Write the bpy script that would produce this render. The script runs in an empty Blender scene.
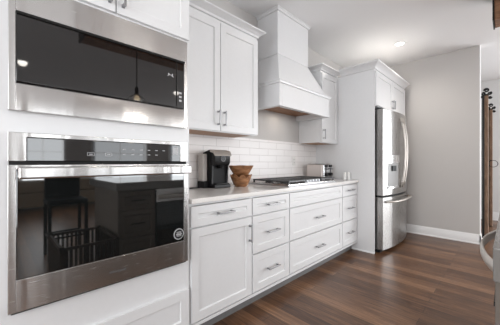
import bpy, bmesh, math, random
from mathutils import Vector, Matrix
random.seed(4)
C = bpy.context.scene.collection
S = bpy.context.scene
PI = math.pi

# ------------------------------------------------------------ camera
cam_d = bpy.data.cameras.new('camera'); cam = bpy.data.objects.new('camera', cam_d); C.objects.link(cam)
cam_d.sensor_width = 36; cam_d.lens = 256.75 / 500 * 36; cam_d.clip_start = .02
cam.location = (0, 0, 1.141)
cam.rotation_euler = (math.radians(90), 0, math.radians(45.25 - 90))
S.camera = cam

# ------------------------------------------------------------ world, lights, exposure
w = bpy.data.worlds.new('world'); S.world = w; w.use_nodes = True
bg = w.node_tree.nodes['Background']; bg.inputs[0].default_value = (.86, .93, 1, 1); bg.inputs[1].default_value = 1.5
S.view_settings.view_transform = 'Standard'; S.view_settings.look = 'None'
S.view_settings.gamma = 1; S.view_settings.use_curve_mapping = False
S.view_settings.exposure = 0.1

def area(name, loc, target, sx, sy, power, col=(1, 1, 1), spread=180):
    d = bpy.data.lights.new(name, 'AREA'); d.shape = 'RECTANGLE'; d.size = sx; d.size_y = sy
    d.energy = power; d.color = col; d.spread = math.radians(spread)
    o = bpy.data.objects.new(name, d); C.objects.link(o); o.location = loc
    o.rotation_euler = (Vector(target) - Vector(loc)).to_track_quat('-Z', 'Y').to_euler()
    return o
# daylight by the rear windows; left, kitchen and hall lights are added fill
area('daylight_rear_window', (.95, -6.3, 1.2), (.95, 0, 1.2), .9, 2.1, 30, (.95, .98, 1))
area('daylight_rear_window', (3.0, -6.3, 1.2), (3.0, 0, 1.2), 1.6, 2.1, 25, (.95, .98, 1))
area('daylight_rear_window', (5.6, -6.3, 1.2), (5.2, 0, 1.2), 1.6, 2.1, 50, (.95, .98, 1))
area('added_fill_left', (-2.45, -2.4, 1.5), (3, 0, 1.2), 2.6, 1.8, 20, (.96, .98, 1))
area('added_fill_kitchen', (-2.45, .6, 1.3), (3, .6, 1.2), 1.8, 1.8, 75, (.96, .98, 1))
area('added_fill_hall', (6.85, -3.0, 1.3), (2, -1, 1.2), 3.8, 2.0, 178, (.96, .98, 1))

# ------------------------------------------------------------ materials
def mat(name, col, rough=.5, metal=0, ior=1.5, **k):
    m = bpy.data.materials.new(name); m.use_nodes = True
    p = m.node_tree.nodes['Principled BSDF']
    p.inputs['Base Color'].default_value = (*col, 1); p.inputs['Roughness'].default_value = rough
    p.inputs['Metallic'].default_value = metal; p.inputs['IOR'].default_value = ior
    if 'coat' in k: p.inputs['Coat Weight'].default_value = k['coat']
    if 'emit' in k:
        p.inputs['Emission Color'].default_value = (*k['emit'], 1); p.inputs['Emission Strength'].default_value = k['es']
    if 'trans' in k: p.inputs['Transmission Weight'].default_value = k['trans']
    return m
def nd(m, t, **k):
    n = m.node_tree.nodes.new(t)
    for a, b in k.items(): setattr(n, a, b)
    return n
def lk(m, a, b): m.node_tree.links.new(a, b)
def P_(m): return m.node_tree.nodes['Principled BSDF']
def coords(m, scale=(1, 1, 1), rot=(0, 0, 0), loc=(0, 0, 0)):
    t = nd(m, 'ShaderNodeTexCoord'); mp = nd(m, 'ShaderNodeMapping')
    mp.inputs['Scale'].default_value = scale; mp.inputs['Rotation'].default_value = rot; mp.inputs['Location'].default_value = loc
    lk(m, t.outputs['Object'], mp.inputs['Vector']); return mp.outputs['Vector']
def noise(m, vec, scale, detail=4, rough=.5, dist=0):
    n = nd(m, 'ShaderNodeTexNoise'); n.inputs['Scale'].default_value = scale; n.inputs['Detail'].default_value = detail
    n.inputs['Roughness'].default_value = rough; n.inputs['Distortion'].default_value = dist
    lk(m, vec, n.inputs['Vector']); return n.outputs['Fac']
def ramp(m, fac, stops):
    r = nd(m, 'ShaderNodeValToRGB'); e = r.color_ramp.elements
    while len(e) < len(stops): e.new(.5)
    for i, (p, c) in enumerate(stops): e[i].position = p; e[i].color = (*c, 1)
    lk(m, fac, r.inputs['Fac']); return r.outputs['Color']
def bump(m, h, strength=.2, dist=.002):
    b = nd(m, 'ShaderNodeBump'); b.inputs['Strength'].default_value = strength; b.inputs['Distance'].default_value = dist
    lk(m, h, b.inputs['Height']); lk(m, b.outputs['Normal'], P_(m).inputs['Normal'])
def paint(name, col, rough, sc=60, amt=.015):
    m = mat(name, col, rough); f = noise(m, coords(m), sc, 2)
    lk(m, ramp(m, f, [(.3, tuple(c - amt for c in col)), (.7, tuple(c + amt for c in col))]), P_(m).inputs['Base Color'])
    bump(m, f, .05, .001); return m
M = {}
M['white'] = paint('white_cabinet_paint', (.745, .745, .752), .32, 40, .006)
M['trimw'] = paint('white_trim_paint', (.84, .84, .84), .35, 40, .006)
M['toe'] = paint('shade_darkened_toe_paint', (.17, .165, .165), .5, 40, .01)  # dark grey stands in for the shadow under the base cabinets
M['ceil'] = paint('ceiling_paint', (.84, .84, .845), .8, 90, .006)
M['wall'] = paint('greige_wall_paint', (.575, .555, .54), .75, 90, .008)
M['wallw'] = paint('pale_hall_paint', (.78, .78, .775), .75, 90, .008)
M['isl'] = paint('grey_brown_cabinet_paint', (.105, .085, .07), .6, 40, .01)
M['blackp'] = mat('black_plastic', (.008, .008, .009), .34, 0, 1.35)
M['blacks'] = mat('soft_black_plastic', (.008, .008, .009), .5, 0, 1.28)
M['iron'] = mat('cast_iron', (.05, .05, .052), .28)
M['blackm'] = mat('black_metal', (.02, .02, .02), .4, .6)
M['glass'] = mat('black_appliance_glass', (.006, .005, .005), .03, 0, 1.72)
M['oglass'] = mat('oven_door_glass', (.006, .007, .007), .03, 0, 2.5)
M['satin'] = mat('satin_handle_metal', (.54, .50, .46), .4, .7)
M['chrome'] = mat('chrome', (.75, .75, .76), .12, 1)
M['nickel'] = mat('satin_nickel', (.36, .36, .37), .3, 1)
M['grey'] = mat('grey_print', (.45, .45, .46), .5)
M['dgrey'] = mat('dark_grey_print', (.12, .12, .125), .5)
M['ceram'] = mat('white_ceramic', (.85, .85, .83), .25)
M['plate'] = mat('white_outlet_plastic', (.80, .79, .77), .3)
M['slot'] = mat('dark_recess', (.01, .01, .01), .8)
M['lampw'] = mat('lit_lamp_lens', (1, 1, 1), .5, emit=(1, .96, .9), es=9)
M['bulb'] = mat('lit_bulb', (1, .9, .7), .5, emit=(1, .75, .45), es=3)
M['clear'] = mat('clear_glass', (1, 1, 1), .02, 0, 1.45, trans=1)
M['tank'] = mat('translucent_grey_plastic', (.60, .56, .53), .3, 0, 1.4, trans=.15)
M['fabric'] = paint('brown_sofa_fabric', (.16, .12, .085), .9, 120, .02)
M['dgm'] = mat('grey_dispenser_plastic', (.22, .215, .21), .4)
M['door_edge'] = mat('fridge_side_grey', (.30, .29, .285), .4, .5)
def steel(name, col=(.60, .59, .58), rough=.22, sc=(1, 1, 1)):
    m = mat(name, col, rough, 1)
    f = noise(m, coords(m, sc), 14, 3, .6)
    r = nd(m, 'ShaderNodeMapRange'); r.inputs['To Min'].default_value = rough - .05; r.inputs['To Max'].default_value = rough + .07
    lk(m, f, r.inputs['Value']); lk(m, r.outputs[0], P_(m).inputs['Roughness'])
    wv = noise(m, coords(m, (1, 1, .06)), 7.5, 2, .5, .3); bump(m, wv, .38, .010)
    p = P_(m); p.inputs['Anisotropic'].default_value = .85
    cv = nd(m, 'ShaderNodeCombineXYZ'); cv.inputs[2].default_value = 1; lk(m, cv.outputs[0], p.inputs['Tangent'])
    return m
M['steel'] = steel('brushed_stainless_steel', (.62, .605, .595), .24, (1, 1, 30))
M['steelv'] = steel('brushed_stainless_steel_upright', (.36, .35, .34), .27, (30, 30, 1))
def woodm(name, c1, c2, c3, sc=(1, 14, 14), rough=.5, nsc=3):
    m = mat(name, c2, rough); f = noise(m, coords(m, sc), nsc, 6, .65, .6)
    lk(m, ramp(m, f, [(.25, c1), (.5, c2), (.78, c3)]), P_(m).inputs['Base Color']); bump(m, f, .3, .002); return m
M['under'] = woodm('maple_underside', (.33, .17, .08), (.42, .23, .12), (.50, .29, .16), (2, 12, 12), .5)
M['liner'] = woodm('stained_wood_liner', (.16, .07, .03), (.30, .14, .065), (.44, .23, .12), (3, 14, 14), .5)
M['beam'] = woodm('rustic_timber', (.09, .04, .02), (.25, .12, .06), (.42, .23, .13), (8, 2, 8), .6)
M['post'] = woodm('weathered_timber', (.07, .04, .025), (.22, .13, .08), (.36, .24, .16), (14, 14, 2), .7)
M['bowl'] = woodm('carved_acacia_wood', (.09, .035, .014), (.31, .14, .06), (.52, .28, .14), (9, 9, 20), .42, 1.6)
M['slat'] = woodm('dark_stained_slats', (.012, .008, .006), (.03, .02, .015), (.05, .035, .025), (10, 10, 2), .5)

m = M['floor'] = mat('dark_plank_floor', (.1, .05, .03), .3)
v = coords(m, (1, 1, 1), (0, 0, PI / 2))
bk = nd(m, 'ShaderNodeTexBrick'); bk.offset = .37; bk.offset_frequency = 2; bk.squash = 1
bk.inputs['Scale'].default_value = 1; bk.inputs['Brick Width'].default_value = 1.25; bk.inputs['Row Height'].default_value = .105
bk.inputs['Mortar Size'].default_value = .0016; bk.inputs['Mortar Smooth'].default_value = .3
bk.inputs['Color1'].default_value = (0, 0, 0, 1); bk.inputs['Color2'].default_value = (1, 1, 1, 1); bk.inputs['Mortar'].default_value = (.5, .5, .5, 1)
lk(m, v, bk.inputs['Vector'])
g = noise(m, coords(m, (26, 1.5, 1)), 1.9, 10, .74, .7)
g2 = noise(m, coords(m, (1.5, .8, 1)), 2.0, 2)
mx = nd(m, 'ShaderNodeMix'); mx.data_type = 'FLOAT'; mx.inputs[0].default_value = .80
lk(m, bk.outputs['Color'], mx.inputs[2]); lk(m, g, mx.inputs[3])
col = ramp(m, mx.outputs[0], [(.27, (.028, .012, .006)), (.43, (.085, .039, .020)), (.55, (.165, .082, .042)), (.74, (.34, .19, .105))])
mm = nd(m, 'ShaderNodeMix'); mm.data_type = 'RGBA'; mm.inputs[7].default_value = (.02, .01, .006, 1)
lk(m, bk.outputs['Fac'], mm.inputs[0]); lk(m, col, mm.inputs[6]); lk(m, mm.outputs[2], P_(m).inputs['Base Color'])
lk(m, ramp(m, g, [(.2, (.26,) * 3), (.8, (.42,) * 3)]), P_(m).inputs['Roughness'])
bump(m, g, .12, .002)

m = M['tile'] = mat('white_subway_tile', (.8, .78, .77), .42)
t = nd(m, 'ShaderNodeTexCoord'); sp = nd(m, 'ShaderNodeSeparateXYZ'); cb = nd(m, 'ShaderNodeCombineXYZ')
lk(m, t.outputs['Object'], sp.inputs[0]); lk(m, sp.outputs[0], cb.inputs[0]); lk(m, sp.outputs[2], cb.inputs[1])
bk = nd(m, 'ShaderNodeTexBrick'); bk.inputs['Scale'].default_value = 1
bk.inputs['Brick Width'].default_value = .305; bk.inputs['Row Height'].default_value = .0765
bk.inputs['Mortar Size'].default_value = .0028; bk.inputs['Mortar Smooth'].default_value = .4; bk.offset = .5
bk.inputs['Color1'].default_value = (.86, .83, .82, 1); bk.inputs['Color2'].default_value = (.90, .875, .865, 1); bk.inputs['Mortar'].default_value = (.64, .61, .595, 1)
lk(m, cb.outputs[0], bk.inputs['Vector']); lk(m, bk.outputs['Color'], P_(m).inputs['Base Color'])
iv = nd(m, 'ShaderNodeMath', operation='SUBTRACT'); iv.inputs[0].default_value = 1; lk(m, bk.outputs['Fac'], iv.inputs[1])
bump(m, iv.outputs[0], .6, .002)

m = M['stone'] = mat('dark_polished_stone', (.16, .15, .14), .1)
m = M['quartz'] = mat('warm_white_quartz', (.8, .76, .72), .12)
f = noise(m, coords(m), 160, 3); lk(m, ramp(m, f, [(.35, (.78, .75, .72)), (.6, (.85, .83, .81))]), P_(m).inputs['Base Color'])

# ------------------------------------------------------------ mesh helpers
ORG = {}
class MB:
    def __init__(s): s.bm = bmesh.new()
    def poly(s, vs, fs):
        b = [s.bm.verts.new(v) for v in vs]
        for f in fs:
            try: s.bm.faces.new([b[i] for i in f])
            except ValueError: pass
        return b
    def box(s, x0, x1, y0, y1, z0, z1):
        x0, x1 = sorted((x0, x1)); y0, y1 = sorted((y0, y1)); z0, z1 = sorted((z0, z1))
        s.poly([(x0, y0, z0), (x1, y0, z0), (x1, y1, z0), (x0, y1, z0), (x0, y0, z1), (x1, y0, z1), (x1, y1, z1), (x0, y1, z1)],
               [(0, 3, 2, 1), (4, 5, 6, 7), (0, 1, 5, 4), (1, 2, 6, 5), (2, 3, 7, 6), (3, 0, 4, 7)]); return s
    def prism(s, pts, a, b, axis='z'):
        def mk(p, h):
            return {'z': (p[0], p[1], h), 'x': (h, p[0], p[1]), 'y': (p[0], h, p[1])}[axis]
        n = len(pts)
        s.poly([mk(p, a) for p in pts] + [mk(p, b) for p in pts],
               [tuple(range(n))[::-1], tuple(range(n, 2 * n))] + [(i, (i + 1) % n, n + (i + 1) % n, n + i) for i in range(n)]); return s
    def loops(s, rings, cap=True, close=True):
        n = len(rings[0]); vs = [v for r in rings for v in r]; fs = []
        for k in range(len(rings) - 1):
            for i in range(n if close else n - 1):
                j = (i + 1) % n
                fs.append((k * n + i, k * n + j, (k + 1) * n + j, (k + 1) * n + i))
        if cap: fs += [tuple(range(n))[::-1], tuple(range((len(rings) - 1) * n, len(rings) * n))]
        s.poly(vs, fs); return s
    def lathe(s, prof, cx=0, cy=0, n=28, axis='z', cap=True, base=0):
        def mk(r, h, a):
            c, q = r * math.cos(a), r * math.sin(a)
            return {'z': (cx + c, cy + q, h), 'y': (cx + c, h, cy + q), 'x': (h, cx + c, cy + q)}[axis]
        s.loops([[mk(max(r, .0003), h, 2 * PI * i / n) for i in range(n)] for r, h in prof], cap); return s
    def tube(s, pts, r, n=8, ry=None, closed=False):
        pts = [Vector(p) for p in pts]; rings = []; up = Vector((0, 0, 1)); N = len(pts)
        for i, p in enumerate(pts):
            t = (pts[min(i + 1, N - 1)] - pts[max(i - 1, 0)]).normalized()
            u = up if abs(t.dot(up)) < .95 else Vector((1, 0, 0))
            a = t.cross(u).normalized(); b = t.cross(a).normalized()
            rings.append([p + a * r * math.cos(2 * PI * k / n) + b * (ry or r) * math.sin(2 * PI * k / n) for k in range(n)])
        s.loops(rings); return s
    def build(s, name, m, parent=None, bevel=0, seg=2, local=False):
        bmesh.ops.recalc_face_normals(s.bm, faces=s.bm.faces)
        if parent is not None and not local:
            off = ORG.get(parent.name, Vector((0, 0, 0)))
            bmesh.ops.translate(s.bm, verts=s.bm.verts, vec=-off)
        me = bpy.data.meshes.new(name); s.bm.to_mesh(me); s.bm.free()
        me.materials.append(m)
        for p in me.polygons: p.use_smooth = True
        me.set_sharp_from_angle(angle=math.radians(32))
        o = bpy.data.objects.new(name, me); C.objects.link(o)
        if parent is not None:
            o.parent = parent
            ORG[o.name] = ORG.get(parent.name, Vector((0, 0, 0)))
        else: ORG[o.name] = Vector((0, 0, 0))
        if bevel:
            b = o.modifiers.new('bevel', 'BEVEL'); b.width = bevel; b.segments = seg; b.limit_method = 'ANGLE'; b.angle_limit = math.radians(40)
            b.harden_normals = True
        return o
def bx(*a): return MB().box(*a)
def thing(name, label, cat, loc=(0, 0, 0), rz=0, group=None):
    o = bpy.data.objects.new(name, None); C.objects.link(o); o.location = loc; o.rotation_euler = (0, 0, rz)
    o.empty_display_size = .1; o['label'] = label; o['category'] = cat
    if group: o['group'] = group
    ORG[o.name] = Vector(loc); return o
def tag(o, label, cat, group=None):
    o['label'] = label; o['category'] = cat
    if group: o['group'] = group
    return o
def struct(name, b, m, bevel=0):
    o = b.build(name, m, None, bevel); o['kind'] = 'structure'; return o
def text(name, s, loc, size, m, parent, rot=(PI / 2, 0, 0), ext=.0006, label=None):
    c = bpy.data.curves.new(name, 'FONT'); c.body = s; c.size = size; c.extrude = ext; c.align_x = 'CENTER'; c.align_y = 'CENTER'
    tmp = bpy.data.objects.new(name + '_t', c); C.objects.link(tmp)
    bpy.context.view_layer.update(); dg = bpy.context.evaluated_depsgraph_get()
    me = bpy.data.meshes.new_from_object(tmp.evaluated_get(dg)); bpy.data.objects.remove(tmp)
    me.materials.clear(); me.materials.append(m)
    o = bpy.data.objects.new(name, me); C.objects.link(o); o.parent = parent
    o.location = Vector(loc) - ORG[parent.name]; o.rotation_euler = rot
    return o
def shaker(b, x0, x1, z0, z1, y, rail=.057, th=.02, dep=.009, ch=.004):
    """door or drawer front facing -Y with a recessed flat panel"""
    r2 = rail + ch
    v = [(x0, y, z0), (x1, y, z0), (x1, y, z1), (x0, y, z1),
         (x0 + rail, y, z0 + rail), (x1 - rail, y, z0 + rail), (x1 - rail, y, z1 - rail), (x0 + rail, y, z1 - rail),
         (x0 + r2, y + dep, z0 + r2), (x1 - r2, y + dep, z0 + r2), (x1 - r2, y + dep, z1 - r2), (x0 + r2, y + dep, z1 - r2),
         (x0, y + th, z0), (x1, y + th, z0), (x1, y + th, z1), (x0, y + th, z1)]
    f = [(0, 1, 5, 4), (1, 2, 6, 5), (2, 3, 7, 6), (3, 0, 4, 7), (4, 5, 9, 8), (5, 6, 10, 9), (6, 7, 11, 10), (7, 4, 8, 11), (8, 9, 10, 11),
         (12, 15, 14, 13), (0, 12, 13, 1), (1, 13, 14, 2), (2, 14, 15, 3), (3, 15, 12, 0)]
    b.poly(v, f); return b
def bar_pull(x, z, L, y, vertical, parent):
    b = MB(); r = .005; yy = y - .03
    if vertical:
        b.box(x - r, x + r, yy - r, yy + r, z - L / 2, z + L / 2)
        for q in (-1, 1):
            zc = z + q * (L / 2 - .012); b.box(x - .006, x + .006, yy, y + .001, zc - .006, zc + .006)
            b.box(x - .008, x + .008, y - .003, y + .001, zc - .009, zc + .009)
    else:
        b.box(x - L / 2, x + L / 2, yy - r, yy + r, z - r, z + r)
        for q in (-1, 1):
            xc = x + q * (L / 2 - .012); b.box(xc - .006, xc + .006, yy, y + .001, z - .006, z + .006)
            b.box(xc - .009, xc + .009, y - .003, y + .001, z - .008, z + .008)
    return b.build('handle', M['nickel'], parent, .0015)
def crown(b, x0, x1, yf, yb, z0, z1, out, left=True, right=True, yl=None, yr=None):
    """crown moulding round the left, front and right of a box whose top is at z0"""
    prof = [(0, z0), (.012, z0 + .004), (.016, z0 + .02), (out * .45, z0 + (z1 - z0) * .45), (out * .8, z0 + (z1 - z0) * .72), (out, z0 + (z1 - z0) * .80), (out, z1), (-.02, z1), (-.02, z0)]
    rings = []
    lo = 1 if left else 0; ro = 1 if right else 0
    path = []
    if left: path.append(lambda o: (x0 - o, yl or yb))
    path.append(lambda o: (x0 - o * lo, yf - o))
    path.append(lambda o: (x1 + o * ro, yf - o))
    if right: path.append(lambda o: (x1 + o, yr or yb))
    for p in path: rings.append([(*p(o), z) for o, z in prof])
    b.loops(rings); return b

# ------------------------------------------------------------ the setting
H = 2.78; YW = 2.011; XF = 4.80
struct('floor', bx(-2.7, 7.1, -6.6, YW + .1, -.1, 0), M['floor'])
struct('ceiling', bx(-2.7, 7.1, -6.6, YW + .1, H, H + .1), M['ceil'])
struct('wall_back', bx(-2.7, XF, YW, YW + .1, 0, H), M['wall'])
struct('wall_far', bx(XF, XF + .14, .29, YW + .1, 0, H), M['wall'])
b = MB()
for a in ((-6.6, -4.9, 0, H), (-1.1, YW, 0, H), (-4.9, -1.1, 0, .25), (-4.9, -1.1, 2.35, H)): b.box(7.0, 7.1, *a)  # unseen window opening added for the hall fill light
struct('wall_hall', b, M['wallw'])
struct('wall_hall_side', bx(XF + .14, 7.0, 1.5, 1.6, 0, H), M['wallw'])
b = MB()   # left wall; both window openings are added to suit the fill lights
for a in ((-6.6, -3.8, 0, H), (-1.0, -.35, 0, H), (1.55, YW, 0, H), (-3.8, -1.0, 0, .6), (-3.8, -1.0, 2.4, H), (-.35, 1.55, 0, .4), (-.35, 1.55, 2.2, H)): b.box(-2.7, -2.6, *a[:2], *a[2:])
struct('wall_left', b, M['wall'])
wins = [(.5, 1.4), (2.2, 3.8), (4.8, 6.4)]
b = MB(); e = [-2.7] + [q for p in wins for q in p] + [7.1]
for i in range(0, len(e), 2): b.box(e[i], e[i + 1], -6.6, -6.5, 0, H)
for a, c in wins: b.box(a, c, -6.6, -6.5, 0, .55); b.box(a, c, -6.6, -6.5, 2.35, H)
struct('wall_rear', b, M['wall'])
for i, (a, c) in enumerate(wins):
    b = MB()
    for q in ((a - .08, a, .47, 2.43), (c, c + .08, .47, 2.43), (a, c, .47, .55), (a, c, 2.35, 2.43)): b.box(q[0], q[1], -6.5, -6.47, q[2], q[3])
    b.box((a + c) / 2 - .02, (a + c) / 2 + .02, -6.56, -6.52, .55, 2.35); b.box(a, c, -6.56, -6.52, 1.43, 1.47)
    struct('window_%d' % (i + 1), b, M['trimw'])
b = MB()
for q in ((-3.88, -3.8, .52, 2.48), (-1.0, -.92, .52, 2.48), (-3.8, -1.0, .52, .6), (-3.8, -1.0, 2.4, 2.48)): b.box(-2.6, -2.57, q[0], q[1], q[2], q[3])
b.box(-2.66, -2.62, -2.42, -2.38, .6, 2.4); struct('window_4', b, M['trimw'])  # frame of the added left window, out of view
b = MB()
for q in ((-4.98, -4.9, .17, 2.43), (-1.1, -1.02, .17, 2.43), (-4.9, -1.1, .17, .25), (-4.9, -1.1, 2.35, 2.43)): b.box(6.97, 7.0, *q)
b.box(7.02, 7.06, -3.02, -2.98, .3, 2.3); struct('window_5', b, M['trimw'])  # frame of the added hall window, out of view
b = MB()
for q in ((-.43, -.35, .32, 2.28), (1.55, 1.63, .32, 2.28), (-.35, 1.55, .32, .4), (-.35, 1.55, 2.2, 2.28)): b.box(-2.6, -2.57, *q)
b.box(-2.66, -2.62, .58, .62, .4, 2.2); struct('window_6', b, M['trimw'])  # frame of the added kitchen window, out of view
def base_prof(h=.135): return [(0, 0), (.024, 0), (.024, .012), (.016, .02), (.016, h - .02), (.006, h), (0, h)]
b = MB().prism([(XF - o, z) for o, z in base_prof()], .29 - .016, YW, 'y'); struct('baseboard_far', b, M['trimw'])
b = MB().prism([(.29 - o, z) for o, z in base_prof()], XF - .016, XF + .14, 'x'); struct('baseboard_far_end', b, M['trimw'])
b = MB().prism([(7.0 - o, z) for o, z in base_prof(.16)], -6.5, 1.5, 'y'); struct('baseboard_hall', b, M['trimw'])
b = bx(-2.6, 7.0, -6.5, -6.48, 0, .13); struct('baseboard_rear', b, M['trimw'])
struct('trim_1', bx(XF, XF + .14, .283, .29, .135, H), M['trimw'])
struct('wall_backsplash', bx(.86, 3.36, YW - .008, YW, .914, 1.405), M['tile'])

# ------------------------------------------------------------ beam and ceiling lights
tb = thing('ceiling_beam', 'rustic brown timber ceiling beam frame with black steel end plate, hung over the island', 'beam', (2.1, -.4, 2.51))
MB().box(.69, 3.40, -.72, -.50, 2.51, H - .001).build('long_timber', M['beam'], tb, .006)
MB().box(3.40, 3.62, -.72, .10, 2.51, H - .001).build('cross_timber', M['beam'], tb, .006)
MB().box(3.385, 3.635, .10, .112, 2.505, H - .001).build('end_plate', M['blackm'], tb)
MB().box(.675, .69, -.73, -.49, 2.505, H - .001).build('end_plate', M['blackm'], tb)
def downlight(x, y, label, power=26):
    t = thing('recessed_light', label, 'ceiling light', (x, y, H), 0, 'recessed ceiling lights')
    MB().lathe([(.052, H - .001), (.052, H - .004), (.075, H - .006), (.085, H - .001)], x, y, 32).build('trim_ring', M['trimw'], t)
    MB().lathe([(.05, H - .005), (.03, H - .007), (.001, H - .0075)], x, y, 32, cap=False).build('lens', M['lampw'], t)
    d = bpy.data.lights.new('downlight', 'SPOT'); d.energy = power; d.spot_size = math.radians(165); d.spot_blend = 1; d.shadow_soft_size = .06; d.color = (1, .94, .86)
    o = bpy.data.objects.new('downlight', d); C.objects.link(o); o.location = (0, 0, -.02); o.parent = t
    return t
downlight(3.96, 1.06, 'round lit recessed light in the ceiling before the refrigerator cabinet', 52)
downlight(.75, .85, 'round recessed light added as unseen fill in the ceiling above the camera by the wall oven', 6)  # added lamp out of view, brightens the cabinet fronts
downlight(2.3, .85, 'round recessed light added as unseen fill in the ceiling above the aisle before the cooktop', 7)  # second added lamp, unseen fill for the aisle
downlight(.31, -2.8, 'round lit recessed light mirrored at the left of the black microwave glass')
downlight(2.98, -2.7, 'round lit recessed light mirrored small at the right of the microwave glass')
def pendant(x, y, label, power):
    t = thing('pendant_lamp', label, 'pendant lamp', (x, y, H), 0, 'pendants over the island')
    MB().lathe([(.06, H - .001), (.06, H - .02), (.01, H - .03)], x, y, 20).build('canopy', M['blackm'], t)
    MB().tube([(x, y, H - .02), (x, y, 2.005)], .006).build('cord', M['blackm'], t)
    MB().lathe([(.012, 2.045), (.022, 2.025), (.022, 1.965), (.03, 1.945)], x, y, 20).build('socket', M['blackm'], t)
    MB().lathe([(.03, 1.950), (.07, 1.930), (.11, 1.885), (.13, 1.845), (.127, 1.845), (.107, 1.883), (.067, 1.926), (.03, 1.945)], x, y, 28, cap=False).build('glass_shade', M['clear'], t)
    MB().lathe([(.001, 1.865), (.025, 1.880), (.032, 1.905), (.02, 1.935), (.012, 1.945)], x, y, 16).build('bulb', M['bulb'], t)
    d = bpy.data.lights.new('pendant_light', 'POINT'); d.energy = power; d.shadow_soft_size = .05; d.color = (1, .95, .88)
    o = bpy.data.objects.new('pendant_light', d); C.objects.link(o); o.location = (0, 0, 1.835 - H); o.parent = t
pendant(1.2, -.40, 'black corded pendant with clear glass shade, mirrored in the microwave glass', 8)
pendant(1.96, -.40, 'black corded pendant with clear glass shade, added as fill over the far end of the island', 8)  # extra pendant added to fill light onto the lower cabinets

# ------------------------------------------------------------ tall oven cabinet
YT = 1.405
t = thing('tall_cabinet', 'white tall built-in cabinet that houses the microwave and the wall oven', 'cabinet', (.43, 1.7, 0))
b = MB()
x0, x1 = .002, .858
b.box(x0, x0 + .018, YT + .02, YW - .003, 0, 2.31); b.box(x1 - .018, x1, YT + .02, YW - .003, 0, 2.31)
b.box(x0 + .018, x1 - .018, YW - .02, YW - .003, .1, 2.31)
for z in (.10, .53, 1.28, 1.88, 2.29): b.box(x0 + .018, x1 - .018, YT + .02, YW - .02, z, z + .018)
b.build('carcass', M['white'], t, .001)
b = MB()
b.box(x0, .045, YT, YT + .02, .10, 2.31); b.box(.812, x1, YT, YT + .02, .10, 2.31)
b.box(.045, .812, YT, YT + .02, .10, .56); b.box(.045, .812, YT, YT + .02, 1.24, 1.36); b.box(.045, .812, YT, YT + .02, 1.86, 2.31)
b.build('face_frame', M['white'], t)
MB().box(x0, x1, YT + .07, YT + .09, 0, .10).build('toe_kick', M['white'], t)
d = shaker(MB(), .012, .848, .125, .364, YT - .019).build('drawer_front', M['white'], t, .0015)
for a, c, hx in ((.012, .427, .40), (.433, .848, .463)):
    d = shaker(MB(), a, c, 1.893, 2.30, YT - .019).build('door', M['white'], t, .0015)
    bar_pull(hx, 1.99, .13, YT - .019, True, d)
YU_ = 1.68
crown(MB(), x0, x1, YT, YW, 2.31, 2.385, .07, yr=YU_ - .066).build('crown_molding', M['white'], t)

# ------------------------------------------------------------ microwave
t = thing('microwave', 'built-in stainless steel microwave with long black glass door, above the wall oven', 'microwave', (.43, 1.6, 1.35))
YM = 1.372
b = MB(); X0, X1, Z0, Z1 = .035, .825, 1.348, 1.868
gx0, gx1, gz0, gz1 = .057, .803, 1.462, 1.742
b.box(X0, gx0, YM, YM + .032, Z0, Z1); b.box(gx1, X1, YM, YM + .032, Z0, Z1)
b.box(gx0, gx1, YM, YM + .032, gz1, Z1)
b.prism([(YM, Z0), (YM, gz0 - .01), (YM + .006, gz0), (YM + .032, gz0), (YM + .032, Z0)], gx0, gx1, 'x')
b.build('trim_frame', M['steel'], t, .002)
MB().box(.06, .80, YM + .03, YM + .45, 1.39, 1.83).build('body', M['blackm'], t)
MB().box(gx0 + .001, .750, YM - .004, YM + .03, gz0 + .001, gz1 - .001).build('door_glass', M['glass'], t, .003)
cp = MB().box(.7525, gx1 - .001, YM - .004, YM + .03, gz0 + .001, gz1 - .001).build('control_panel', M['glass'], t, .003)
for i in range(3): MB().box(.768, .784, YM - .0048, YM - .0038, 1.556 - i * .022 - .012, 1.556 - i * .022).build('button', M['grey'], cp)
b = MB()
for q in ((.7, 1.652, .706, 1.640), (.706, 1.645, .722, 1.642), (.722, 1.652, .728, 1.636), (.694, 1.636, .702, 1.639), (.726, 1.634, .734, 1.637)): b.box(q[0], q[2], YM - .0048, YM - .0038, q[1], q[3])
b.build('display_mark', M['grey'], t)
MB().box(gx0, gx1, YM - .012, YM - .004, gz1 - .012, gz1 - .001).build('grip_strip', M['blackm'], t, .002)

# ------------------------------------------------------------ wall oven
t = thing('wall_oven', 'built-in stainless steel wall oven with black glass door and full-width bar handle', 'oven', (.43, 1.6, .55))
X0, X1 = .033, .827; YO = 1.37
MB().box(.06, .80, YO + .035, YO + .5, .58, 1.22).build('body', M['blackm'], t)
b = MB(); px0, px1, pz0, pz1 = .089, .777, 1.150, 1.243
b.box(X0, px0, YO, YO + .035, 1.146, 1.262); b.box(px1, X1, YO, YO + .035, 1.146, 1.262); b.box(px0, px1, YO, YO + .035, pz1, 1.262)
b.build('control_frame', M['steel'], t, .0025)
cp = MB().box(px0 + .0005, px1 - .0005, YO - .002, YO + .03, 1.146, pz1).build('control_panel', M['glass'], t, .003)
for i in range(6):
    for j in range(2):
        if (i, j) in ((5, 1),): continue
        x = .455 + i * .042; z = 1.205 - j * .025
        MB().box(x, x + .014, YO - .0028, YO - .0018, z, z + .0035).build('button', M['grey'], cp)
for x in (.30, .375):
    b = MB(); z = 1.172
    for q in ((x, x + .03, z, z + .0016), (x, x + .03, z + .014, z + .0156), (x, x + .0016, z, z + .0156), (x + .0284, x + .03, z, z + .0156), (x + .008, x + .022, z + .006, z + .009)): b.box(q[0], q[1], YO - .0028, YO - .0018, q[2], q[3])
    b.build('button_outline', M['grey'], cp)
b = MB()
b.box(.728, .760, YO - .0035, YO - .0018, 1.188, 1.228); b.build('sticker', M['grey'], cp)
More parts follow.
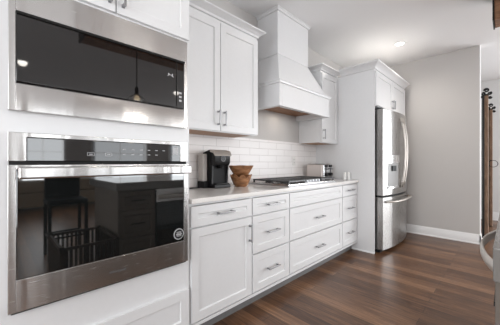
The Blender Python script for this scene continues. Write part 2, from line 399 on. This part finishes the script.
MB().box(X0 + .004, X1 - .004, YO + .012, YO + .034, 1.132, 1.146).build('vent_gap', M['slot'], t)
dr = thing_door = MB()
gx0, gx1, gz0, gz1 = .058, .799, .676, 1.112
for q in ((X0, gx0, .548, 1.132), (gx1, X1, .548, 1.132), (gx0, gx1, .548, gz0), (gx0, gx1, gz1, 1.132)): dr.box(q[0], q[1], YO - .005, YO + .03, q[2], q[3])
dr = dr.build('door', M['steel'], t, .0025)
MB().box(gx0 + .0005, gx1 - .0005, YO - .006, YO + .025, gz0 + .0005, gz1 - .0005).build('door_glass', M['oglass'], dr, .003)
b = MB().box(.062, .820, YO - .058, YO - .032, 1.076, 1.124)
h = b.build('handle', M['steel'], t, .008, 4)
for x in (.075, .795): bx(x - .012, x + .012, YO - .035, YO - .004, 1.088, 1.118).build('handle_mount', M['steel'], t, .002)
MB().box(X0 + .01, X1 - .01, YO + .005, YO + .03, .540, .548).build('lower_vent', M['slot'], t)
text('logo', 'Whirlpool', (.430, YO - .0056, .604), .019, M['dgrey'], dr)
bd = MB().lathe([(.032, YO - .0085), (.032, YO - .006)], .763, .722, 32, 'y').build('round_sticker', M['grey'], dr)
MB().lathe([(.027, YO - .0095), (.027, YO - .0084)], .763, .722, 32, 'y').build('sticker_disc', M['blackp'], bd)
b = MB()
for z in (.733, .727, .715, .709): b.box(.748, .778, YO - .0105, YO - .0094, z, z + .003)
b.box(.745, .781, YO - .0105, YO - .0094, .719, .724)
b.build('sticker_lines', M['grey'], bd)

# ------------------------------------------------------------ base cabinets
YB = 1.394
def base_unit(xa, xb, label, fronts, name='base_cabinet'):
    t = thing(name, label, 'cabinet', ((xa + xb) / 2, 1.7, 0), 0, 'white base cabinets under the back counter')
    b = MB(); yc = YB + .02
    yc = YB + .038; b.box(xa + .0005, xa + .018, yc, YW - .003, .10, .882); b.box(xb - .018, xb - .0005, yc, YW - .003, .10, .882)
    b.box(xa + .018, xb - .018, yc + .01, YW - .003, .10, .118); b.box(xa + .018, xb - .018, YW - .02, YW - .003, .118, .882)
    b.build('carcass', M['white'], t)
    b = MB(); y0 = YB + .0185; y1 = YB + .0195 + .018
    b.box(xa + .0005, xa + .02, y0, y1, .10, .882); b.box(xb - .02, xb - .0005, y0, y1, .10, .882)
    b.box(xa + .02, xb - .02, y0, y1, .10, .125); b.box(xa + .02, xb - .02, y0, y1, .866, .882); b.box(xa + .0005, xb - .0005, YB + .002, y0, .10, .122)
    for z in sorted({f[1] for f in fronts} | {f[2] for f in fronts})[1:-1]: b.box(xa + .02, xb - .02, y0 + .003, y1, z - .008, z + .008)
    b.build('face_frame', M['white'], t)
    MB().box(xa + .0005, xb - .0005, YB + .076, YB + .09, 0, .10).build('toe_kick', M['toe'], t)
    for kind, z0, z1, hd in fronts:
        d = shaker(MB(), xa + .007, xb - .007, z0 + .005, z1 - .005, YB, .05 if z1 - z0 < .2 else .057).build(kind, M['white'], t, .0015)
        if hd == 'h': bar_pull((xa + xb) / 2, (z0 + z1) / 2 + (.0 if z1 - z0 < .2 else .0), .145, YB, False, d)
        if hd == 'v': bar_pull(xb - .032, .603, .135, YB, True, d)
D3 = [('drawer', .125, .425, 'h'), ('drawer', .425, .727, 'h'), ('drawer', .727, .868, 'h')]
base_unit(.860, 1.408, 'white base cabinet with one top drawer over one door, beside the wall oven', [('door', .125, .727, 'v'), ('drawer', .727, .868, 'h')])
base_unit(1.408, 1.886, 'white three-drawer base cabinet just left of the cooktop', D3)
base_unit(1.886, 2.935, 'wide white base cabinet with two deep drawers under the cooktop', [('drawer', .125, .425, 'h'), ('drawer', .425, .727, 'h'), ('drawer', .727, .868, None)])
base_unit(2.935, 3.357, 'narrow white three-drawer base cabinet next to the refrigerator panel', D3)
c = MB().box(.860, 3.358, 1.376, YW - .009, .884, .914).build('countertop', M['quartz'], None, .003)
tag(c, 'long warm white stone countertop on the white base cabinets', 'countertop')

# ------------------------------------------------------------ upper cabinets
YU = 1.68
def upper(xa, xb, label, doors, right=True, left=True):
    t = thing('upper_cabinet', label, 'cabinet', ((xa + xb) / 2, 1.85, 1.39), 0, 'white upper cabinets over the back counter')
    b = MB(); y0 = YU + .02
    b.box(xa, xa + .018, y0, YW - .003, 1.398, 2.31); b.box(xb - .018, xb, y0, YW - .003, 1.398, 2.31)
    b.box(xa + .018, xb - .018, YW - .02, YW - .003, 1.41, 2.31); b.box(xa + .018, xb - .018, y0, YW - .02, 2.28, 2.31)
    b.build('carcass', M['white'], t)
    MB().box(xa + .018, xb - .018, y0 + .018, YW - .02, 1.396, 1.41).build('underside', M['under'], t)
    b = MB(); b.box(xa, xa + .03, YU + .001, y0, 1.392, 2.31); b.box(xb - .03, xb, YU + .001, y0, 1.392, 2.31)
    b.box(xa + .03, xb - .03, YU + .001, y0, 1.392, 1.42); b.box(xa + .03, xb - .03, YU + .001, y0, 2.27, 2.31)
    b.build('face_frame', M['white'], t)
    for a, c, hx in doors:
        d = shaker(MB(), a, c, 1.398, 2.285, YU - .019).build('door', M['white'], t, .0015)
        bar_pull(hx, 1.502, .125, YU - .019, True, d)
    crown(MB(), xa, xb, YU, YW - .001, 2.31, 2.372, .062, left, right).build('crown_molding', M['white'], t)
upper(.860, 1.757, 'white two-door upper cabinet above the coffee maker', [(.866, 1.305, 1.282), (1.311, 1.751, 1.345)], left=False)
upper(2.925, 3.357, 'narrow white single-door upper cabinet between the hood and the refrigerator panel', [(2.931, 3.351, 2.960)], right=False)

# ------------------------------------------------------------ range hood
t = thing('range_hood', 'white boxed range hood with flared canopy and tall square chimney, above the cooktop', 'range hood', (2.41, 1.77, 1.69))
b = MB()
cx0, cx1, cy, zc = 2.11, 2.69, 1.714, 2.285
bx0, bx1, by, zb = 1.95, 2.875, 1.565, 1.938
yw = YW - .002
b.loops([[(bx0, by, zb), (bx1, by, zb), (bx1, yw, zb), (bx0, yw, zb)], [(cx0, cy, zc), (cx1, cy, zc), (cx1, yw, zc), (cx0, yw, zc)]])
b.build('canopy', M['white'], t, .001)
b = MB().box(cx0 + .004, cx1 - .004, cy + .004, yw, zc + .003, H - .002); b.box(cx0, cx1, cy, yw, zc + .008, H - .002)
b.build('chimney', M['white'], t, .001)
b = MB(); b.prism([(0, 0)] * 3, 0, 0) if False else None
crown(b, cx0, cx1, cy, yw, H - .035, H - .001, .026).build('chimney_trim', M['white'], t)
mx0, mx1, my = 1.93, 2.895, 1.545
b = MB()
b.box(mx0, mx0 + .045, my, yw, 1.69, 1.915); b.box(mx1 - .045, mx1, my, yw, 1.69, 1.915); b.box(mx0 + .045, mx1 - .045, my, my + .045, 1.69, 1.915)
b.box(mx0 + .045, mx1 - .045, my + .045, yw, 1.86, 1.915)
b.build('mantle', M['white'], t, .002)
crown(MB(), mx0, mx1, my, yw, 1.908, 1.940, .022).build('mantle_molding', M['white'], t)
b = MB().box(mx0 + .046, mx1 - .046, my + .046, yw, 1.755, 1.775); b.build('underside_liner', M['liner'], t)
MB().box(2.2, 2.62, 1.605, 1.76, 1.742, 1.7545).build('vent_insert', M['steel'], t, .003)
d = bpy.data.lights.new('hood_lamp', 'AREA'); d.size = .12; d.energy = .3; d.color = (1, .88, .74)
o = bpy.data.objects.new('hood_lamp', d); C.objects.link(o); o.location = Vector((2.41, 1.86, 1.735)) - ORG[t.name]; o.parent = t

# ------------------------------------------------------------ refrigerator enclosure and refrigerator
t = thing('refrigerator_cabinet', 'tall white panel and two-door cabinet boxed around the refrigerator', 'cabinet', (4.0, 1.6, 0))
YP = 1.184; xr = 4.64
MB().box(3.36, 3.38, YP, YW - .002, 0, 2.31).build('side_panel', M['white'], t, .001)
MB().box(xr - .02, xr, YP, YW - .002, 0, 2.31).build('side_panel', M['white'], t, .001)
MB().prism([(3.36, 0), (3.348, 0), (3.350, .012), (3.354, .016), (3.36, .017)], YB + .08, YP, 'y').build('shoe_molding', M['trimw'], t)
b = MB().box(3.38, xr - .02, YP + .02, YW - .002, 1.855, 1.873); b.box(3.38, xr - .02, YP + .02, YW - .002, 2.29, 2.31); b.box(3.38, xr - .02, YP, YP + .02, 2.285, 2.31); b.box(3.38, xr - .02, YP, YP + .02, 1.855, 1.868)
b.build('carcass', M['white'], t)
for a, c, hx in ((3.375, 4.005, 3.975), (4.011, xr - .004, 4.04)):
    d = shaker(MB(), a, c, 1.862, 2.288, YP - .019).build('door', M['white'], t, .0015)
    bar_pull(hx, 1.955, .12, YP - .019, True, d)
crown(MB(), 3.36, xr, YP, YW - .001, 2.31, 2.395, .072, yl=YU - .066).build('crown_molding', M['white'], t)

t = thing('refrigerator', 'stainless steel french-door refrigerator with bottom freezer and dispenser in the left door', 'refrigerator', (3.98, 1.5, 0))
fx0, fx1, sm = 3.425, 4.47, 3.965
MB().box(fx0 + .01, fx1 - .01, 1.205, 1.97, .03, 1.80).build('body', M['door_edge'], t, .004)
def yf(x):
    u = (x - (fx0 + fx1) / 2) / ((fx1 - fx0) / 2); return 1.105 - .06 * (1 - u * u)
def curved(xa, xb, z0, z1, off=0, n=14):
    pts = [(xa + (xb - xa) * i / n, yf(xa + (xb - xa) * i / n) + off) for i in range(n + 1)]
    return MB().prism(pts + [(xb, 1.2), (xa, 1.2)], z0, z1, 'z')
dl = curved(fx0, sm - .003, .725, 1.815).build('door', M['steelv'], t, .004); dl['label'] = 'left door with water and ice dispenser'
drr = curved(sm + .003, fx1, .725, 1.815).build('door', M['steelv'], t, .004)
fz = curved(fx0, fx1, .045, .70).build('freezer_drawer', M['steelv'], t, .004)
curved(fx0 + .02, fx1 - .02, .70, .725, .03).build('door_gap', M['slot'], t)
MB().box(fx0 + .03, fx1 - .03, 1.15, 1.9, .0, .045).build('base_grille', M['blacks'], t)
for x in (fx0 + .03, fx1 - .1): MB().box(x, x + .07, 1.13, 1.24, 1.8155, 1.835).build('hinge_cover', M['blacks'], t, .004)
def vhandle(x, sgn, parent):
    pts = [];
    for i in range(13):
        u = i / 12; z = .80 + .95 * u; bow = math.sin(PI * u) ** .55
        pts.append((x, yf(x) - .002 - .062 * bow, z))
    MB().tube(pts, .011, 10, .015).build('handle', M['satin'], parent)
vhandle(sm - .045, -1, dl); vhandle(sm + .045, 1, drr)
pts = []
for i in range(21):
    u = i / 20; x = fx0 + .05 + (fx1 - fx0 - .1) * u; pts.append((x, yf(x) - .004 - .055 * min(1, math.sin(PI * u) * 4) , .645))
MB().tube(pts, .016, 10, .013).build('handle', M['satin'], fz)
da, dc = 3.50, 3.86
b = MB()
def fr(xa, xb, z0, z1, o0, o1, n=8):
    pts = [(xa + (xb - xa) * i / n, yf(xa + (xb - xa) * i / n) - o1) for i in range(n + 1)]
    q = [(xa + (xb - xa) * i / n, yf(xa + (xb - xa) * i / n) - o0) for i in range(n + 1)]
    return MB().prism(pts + q[::-1], z0, z1, 'z')
dp = fr(da, dc, .80, 1.24, .0005, .003).build('dispenser', M['steelv'], dl)
fr(da + .015, dc - .015, 1.135, 1.235, .003, .010).build('dispenser_panel', M['chrome'], dl)
fr(da + .03, dc - .03, .83, 1.13, .003, .0045).build('dispenser_recess', M['dgm'], dl)
fr(da + .04, dc - .04, .805, .832, .003, .022).build('drip_tray', M['chrome'], dl)
fr(3.62, 3.73, 1.03, 1.10, .0045, .018).build('dispenser_paddle', M['blacks'], dl)
fr(3.53, 3.61, 1.69, 1.705, .0005, .0025).build('logo_plate', M['chrome'], dl)

# ------------------------------------------------------------ cooktop
t = thing('cooktop', 'stainless gas cooktop with black cast iron grates set in the counter', 'cooktop', (2.4, 1.69, .914))
kx0, kx1, ky0, ky1 = 1.93, 2.87, 1.435, 1.945
MB().box(kx0, kx1, ky0, ky1, .914, .925).build('base', M['nickel'], t, .004)
MB().box(kx0 + .015, kx1 - .015, ky0 + .015, ky1 - .015, .925, .931).build('burner_tray', M['steel'], t)
gw = (kx1 - kx0 - .04) / 3
for g_ in range(3):
    a = kx0 + .02 + g_ * gw + .003; c = a + gw - .006; b = MB(); y0 = ky0 + (.02 if g_ != 1 else .075); y1 = ky1 - .02; z0, z1 = .952, .966
    for q in ((a, c, y0, y0 + .012), (a, c, y1 - .012, y1), (a, a + .012, y0, y1), (c - .012, c, y0, y1), (a, c, (y0 + y1) / 2 - .006, (y0 + y1) / 2 + .006)): b.box(*q, z0, z1)
    for k in range(1, 6):
        x = a + (c - a) * k / 6; b.box(x - .005, x + .005, y0, y1, z0, z1)
    for (x, y) in ((a + .01, y0 + .01), (c - .01, y0 + .01), (a + .01, y1 - .01), (c - .01, y1 - .01)): b.box(x - .008, x + .008, y - .008, y + .008, .931, z0)
    b.build('grate', M['iron'], t, .002)
for x, y, r in ((2.09, 1.60, .04), (2.09, 1.82, .035), (2.40, 1.71, .055), (2.71, 1.60, .035), (2.71, 1.82, .04)):
    MB().lathe([(r * 1.25, .931), (r * 1.25, .936), (r, .938), (r, .946), (r * .85, .95)], x, y, 24).build('burner', M['blackm'], t)
for i in range(5):
    x = 2.288 + i * .056
    kb = MB().lathe([(.021, .931), (.021, .935), (.018, .938), (.016, .962), (.013, .965)], x, ky0 + .038, 20).build('knob', M['nickel'], t)

# ------------------------------------------------------------ coffee maker
t = thing('coffee_maker', 'black single-cup coffee maker with a silver lid band on the counter', 'coffee maker', (1.4375, 1.88, .914))
L = dict(local=True); W = .0925
MB().prism([(.105, .0), (.105, .29), (.095, .318), (.0, .340), (-.035, .335), (-.035, 0)], -W, W, 'x').build('body', M['blacks'], t, .008, 4, **L)
for q in (-1, 1): MB().prism([(-.0352, .0), (-.0352, .20), (-.055, .20), (-.045, .04), (-.055, 0)], q * W, q * (W - .016), 'x').build('side_wall', M['blackp'], t, .003, **L)
MB().prism([(-.0352, .20), (-.0352, .322), (-.07, .316), (-.088, .300), (-.086, .225), (-.07, .20)], -W + .003, W - .003, 'x').build('brew_head', M['blackp'], t, .008, 4, **L)
MB().prism([(-.092, .284), (-.098, .292), (-.078, .328), (-.02, .343), (-.02, .322), (-.07, .310)], -W - .002, W + .002, 'x').build('lid_band', M['satin'], t, .002, **L)
MB().box(-W, W, -.09, -.0352, 0, .034).build('base', M['blackp'], t, .008, 4, **L)
MB().box(-W + .02, W - .02, -.088, -.05, .034, .042).build('drip_tray', M['blackm'], t, .002, **L)
MB().lathe([(.028, -.094), (.028, -.086)], 0, .262, 24, 'y').build('brew_button', M['dgrey'], t, **L)
MB().lathe([(.021, -.096), (.021, -.0935)], 0, .262, 24, 'y').build('button_face', M['blackp'], t, **L)
MB().lathe([(.02, .175), (.026, .201)], 0, -.06, 20).build('nozzle', M['blackp'], t, **L)
MB().box(-W - .050, -W - .002, .015, .09, .06, .305).build('water_tank', M['tank'], t, .008, 3, **L)
MB().box(-W - .052, -W - .001, .0, .10, 0, .06).build('tank_base', M['blacks'], t, .006, 3, **L)

# ------------------------------------------------------------ bowls
def bowl(name, label, x, y, z, rb, rr, h, pet, az, arad, seed):
    rnd = random.Random(seed); ph = rnd.random() * 6
    n = 64; rings = []
    prof = [(0, 0.0), (.02, 0), (.12, .0), (.35, .0)]
    def rad(u): return rb + (rr - rb) * u ** .75
    outer = [(u, 1) for u in (0, .08, .2, .35, .5, .65, .8, .9, 1)]; inner = [(u, 0) for u in (1, .85, .65, .45, .3, .16)]
    def ring(u, out):
        res = []
        for i in range(n):
            a = 2 * PI * i / n; w_ = abs(math.sin(a * pet / 2 + ph)); r = rad(u) + arad * u * w_ - (0 if out else .007)
            r += .002 * math.sin(3 * a + ph); zz = h * u + az * (u ** 4) * (w_ - .5)
            res.append((r * math.cos(a), r * math.sin(a), zz + (0 if out else .002)))
        return res
    rings = [[(q[0] * .9, q[1] * .9, 0) for q in ring(0, 1)]] + [ring(u, o_) for u, o_ in outer] + [ring(u, o_) for u, o_ in inner]
    b = MB().loops(rings); o = b.build(name, M['bowl'], None); o.location = (x, y, z)
    return tag(o, label, 'bowl', 'stacked carved wooden bowls')
bowl('wooden_bowl', 'brown carved wooden bowl with scalloped rim, lower of the stacked pair', 1.665, 1.80, .914, .055, .098, .100, 8, .030, .008, 1)
bowl('wooden_bowl', 'brown carved wooden bowl with smooth flared rim, sitting on top of the other bowl', 1.665, 1.80, .914 + .088, .045, .117, .108, 5, .003, .003, 2)

# ------------------------------------------------------------ toaster
t = thing('toaster', 'stainless toaster with two black knobs on its end, right of the cooktop', 'toaster', (3.10, 1.81, .914))
MB().box(2.99, 3.215, 1.69, 1.935, .924, 1.118).build('body', mat('pale_satin_steel', (.66, .60, .57), .38, .75), t, .018, 4)
MB().box(3.00, 3.205, 1.70, 1.925, .914, .925).build('base', M['blackp'], t)
MB().box(2.995, 3.21, 1.672, 1.69, .926, 1.113).build('end_panel', M['chrome'], t, .008, 3)
for x in (3.045, 3.16):
    MB().box(x - .028, x + .028, 1.70, 1.92, 1.1165, 1.1215).build('slot', M['slot'], t)
    MB().box(x - .035, x + .035, 1.662, 1.673, 1.075, 1.112).build('top_band', M['blackp'], t, .003)
    MB().box(x - .005, x + .005, 1.668, 1.673, .985, 1.07).build('lever_track', M['slot'], t)
    MB().box(x - .022, x + .022, 1.645, 1.67, 1.05, 1.063).build('lever', M['blackp'], t, .003)
    MB().lathe([(.022, 1.648), (.024, 1.672)], x, .985, 20, 'y').build('knob', M['blackp'], t)
    MB().box(x - .035, x + .035, 1.664, 1.673, .928, .955).build('crumb_tray', M['blackp'], t, .002)

# ------------------------------------------------------------ small things on the counter and wall
for x, y, lb in ((3.27, 1.525, 'small white ceramic jar by the panel, the left one of the pair'), (3.315, 1.49, 'small white ceramic jar by the panel, the right one of the pair')):
    t = thing('ceramic_jar', lb, 'jar', (x, y, .914), 0, 'white jars at the counter end')
    MB().lathe([(.018, .914), (.021, .918), (.021, .99), (.018, .996)], x, y, 20).build('body', M['ceram'], t)
    MB().lathe([(.019, .996), (.019, 1.006), (.012, 1.012)], x, y, 20).build('lid', M['ceram'], t)
def outlet(x, z, label):
    t = thing('wall_outlet', label, 'outlet', (x, YW - .008, z))
    y = YW - .008
    MB().box(x - .035, x + .035, y - .006, y, z - .057, z + .057).build('cover_plate', M['plate'], t, .002)
    for s_ in (-1, 1):
        r = MB().lathe([(.016, y - .0085), (.016, y - .006)], x, z + s_ * .02, 20, 'y').build('socket', M['plate'], t)
        MB().box(x - .007, x - .005, y - .0092, y - .0084, z + s_ * .02 - .005, z + s_ * .02 + .006).box(x + .005, x + .007, y - .0092, y - .0084, z + s_ * .02 - .005, z + s_ * .02 + .006).build('slots', M['slot'], r)
    return t
outlet(2.80, 1.16, 'white outlet on the backsplash tile above the cooktop end')
c = MB().tube([(.885, 1.90, .920), (1.0, 1.93, .920), (1.08, 1.91, .920), (1.16, 1.93, .920), (1.28, 1.915, .920)], .0055, 8)
tag(c.build('power_cord', M['blackp']), 'black power cord lying on the counter left of the coffee maker', 'cord')

# ------------------------------------------------------------ island
t = thing('kitchen_island', 'dark grey-brown kitchen island with stacked drawers, at the right edge of the photo', 'kitchen island', (2.0, -.4, 0))
IY = .024
b = MB().box(.862, 1.235, -.80, IY - .02, .08, .855); b.box(1.235, 1.965, -.80, IY - .04, .08, .855); b.box(1.965, 2.02, -.80, IY - .02, .08, .855); b.build('carcass', M['isl'], t)
MB().box(.92, 1.97, -.75, IY - .09, 0, .08).build('toe_kick', M['isl'], t)
b = MB().box(.855, .862, -.81, IY - .001, 0, .855); b.build('end_panel', M['isl'], t)
for xa, xb in ((.866, 1.232),):
    for z0, z1 in ((.09, .37), (.375, .65), (.655, .845)):
        d = shaker(MB(), xa, xb, z0, z1, 0, .05)
        bmesh.ops.transform(d.bm, matrix=Matrix.Translation((0, IY, 0)) @ Matrix.Scale(-1, 4, (0, 1, 0)), verts=d.bm.verts)
        d = d.build('drawer', M['isl'], t, .0015)
        xm, zm = (xa + xb) / 2, (z0 + z1) / 2
        MB().box(xm - .07, xm + .07, IY + .001, IY + .006, zm - .006, zm + .006).box(xm - .06, xm - .05, IY - .001, IY + .003, zm - .004, zm + .004).box(xm + .05, xm + .06, IY - .001, IY + .003, zm - .004, zm + .004).build('handle', M['blackm'], d)
tag(MB().box(.84, 2.05, -1.0, IY + .003, .857, .940).build('island_countertop', M['stone'], None, .004), 'thick dark polished stone slab on top of the island', 'countertop')
t = thing('island_appliance', 'undercounter black glass appliance with a bowed steel handle, built into the island', 'appliance', (1.6, -.2, .1))
MB().box(1.24, 1.96, IY - .038, IY - .012, .10, .85).build('body', M['blackm'], t)
MB().box(1.245, 1.955, IY - .012, IY + .001, .10, .70).build('door_glass', M['glass'], t, .003)
MB().box(1.245, 1.955, IY - .012, IY + .001, .705, .85).build('control_band', M['steel'], t, .003)
pts = []
for i in range(25):
    u = i / 24; x = 1.26 + .66 * u; pts.append((x, IY + .002 + .060 * math.sin(PI * u) ** .7, .765))
MB().tube(pts, .008, 12, .022).build('handle', M['satin'], t)

# ------------------------------------------------------------ things mirrored in the oven door
t = thing('slatted_basket', 'dark slatted wooden basket on the floor, mirrored in the oven door glass', 'basket', (.60, -.15, 0))
X0, X1, Y0, Y1, Zt = .37, .82, -.45, .17, .44
b = MB()
for z in (.03, Zt - .025): b.box(X0, X1, Y0, Y0 + .02, z, z + .025).box(X0, X1, Y1 - .02, Y1, z, z + .025).box(X0, X0 + .02, Y0, Y1, z, z + .025).box(X1 - .02, X1, Y0, Y1, z, z + .025)
for x in (X0, X1 - .03):
    for y in (Y0, Y1 - .03): b.box(x, x + .03, y, y + .03, 0, Zt + .01)
b.build('frame', M['slat'], t)
b = MB()
for i in range(1, 12):
    x = X0 + (X1 - X0) * i / 12; b.box(x - .009, x + .009, Y0 + .004, Y0 + .014, .03, Zt - .01).box(x - .009, x + .009, Y1 - .014, Y1 - .004, .03, Zt - .01)
for i in range(1, 15):
    y = Y0 + (Y1 - Y0) * i / 15; b.box(X0 + .004, X0 + .014, y - .009, y + .009, .03, Zt - .01).box(X1 - .014, X1 - .004, y - .009, y + .009, .03, Zt - .01)
b.build('slats', M['slat'], t)
MB().box(X0 + .02, X1 - .02, Y0 + .02, Y1 - .02, .05, .065).build('bottom_board', M['slat'], t)

t = thing('bar_stool', 'black high-backed bar stool at the island end, mirrored in the oven door glass', 'stool', (.62, -1.15, 0))
b = MB().box(.42, .82, -1.35, -.95, .64, .70); b.build('seat', M['blacks'], t, .015)
b = MB().prism([(.0, .70), (.0, 1.02), (-.02, 1.04), (-.035, 1.02), (-.035, .70)], .43, .81, 'x')
bmesh.ops.translate(b.bm, verts=b.bm.verts, vec=(0, -1.33, 0)); b.build('backrest', M['blacks'], t, .01)
for x in (.44, .80):
    for y in (-1.33, -.97): MB().prism([(x - .017, y - .017), (x + .017, y - .017), (x + .017, y + .017), (x - .017, y + .017)], 0, .645, 'z').build('leg', M['blackm'], t)
b = MB()
for x in (.44, .80): b.box(x - .01, x + .01, -1.32, -.98, .25, .27)
for y in (-1.33, -.97): b.box(.45, .79, y - .01, y + .01, .25, .27)
b.build('footrest', M['blackm'], t)

t = thing('sofa', 'brown fabric sofa before the living room windows, mirrored in the oven door glass', 'sofa', (1.2, -5.5, 0))
MB().box(.0, 2.4, -6.0, -5.1, .08, .42).build('seat_base', M['fabric'], t, .03, 3)
MB().box(.0, 2.4, -5.35, -5.1, .42, .72).build('backrest', M['fabric'], t, .04, 3)
for x in (.0, 2.18): MB().box(x, x + .22, -6.0, -5.36, .42, .60).build('armrest', M['fabric'], t, .04, 3)
for x in (.23, 1.21): MB().box(x, x + .96, -5.98, -5.37, .42, .53).build('seat_cushion', M['fabric'], t, .03, 3)
b = MB()
for x in (.1, 2.3):
    for y in (-5.9, -5.2): b.box(x - .03, x + .03, y - .03, y + .03, 0, .08)
b.build('feet', M['blackm'], t)

# ------------------------------------------------------------ rustic posts in the hall
def rustic(x, y0, y1, h, label, ring):
    t = thing('rustic_post', label, 'post', (x, (y0 + y1) / 2, 0), 0, 'rustic posts in the hall')
    MB().box(x, x + .10, y0, y1, 0, h - .09).build('timber', M['post'], t, .006)
    MB().box(x + .005, x + .11, y1, y1 + .028, .0, h - .10).build('iron_edge', M['blackm'], t, .002)
    ym = (y0 + y1) / 2; b = MB()
    for k, (yy, zz, r) in enumerate(((ym, h - .03, .03), (ym + .035, h - .075, .022), (ym - .035, h - .08, .022), (ym - .04, h - .14, .018), (ym + .045, h - .12, .014))):
        pts = [(x + .03 + .01 * (k % 2), yy + r * (1 - j / 22) * math.cos(j * .6 + k), zz + r * (1 - j / 22) * math.sin(j * .6 + k)) for j in range(17)]
        b.tube(pts, .010, 6)
    b.box(x + .0, x + .09, y0 - .004, y1 + .004, h - .115, h - .09)
    b.build('iron_scrollwork', M['blackm'], t)
    if ring:
        b = MB(); pts = [(x - .012, y0 - .01 + .06 * math.cos(a), 1.12 + .06 * math.sin(a)) for a in [k * 2 * PI / 20 for k in range(21)]]
        b.tube(pts, .005, 6); b.box(x - .014, x + .001, y0 + .01, y0 + .03, 1.165, 1.185); b.build('ring_pull', M['blackm'], t)
rustic(5.13, .215, .255, 2.24, 'rustic brown timber post with black iron scroll top, the nearer one beside the wall end', False)
rustic(6.30, .208, .250, 2.20, 'rustic timber post with iron scroll top and ring pull, farther into the hall', True)
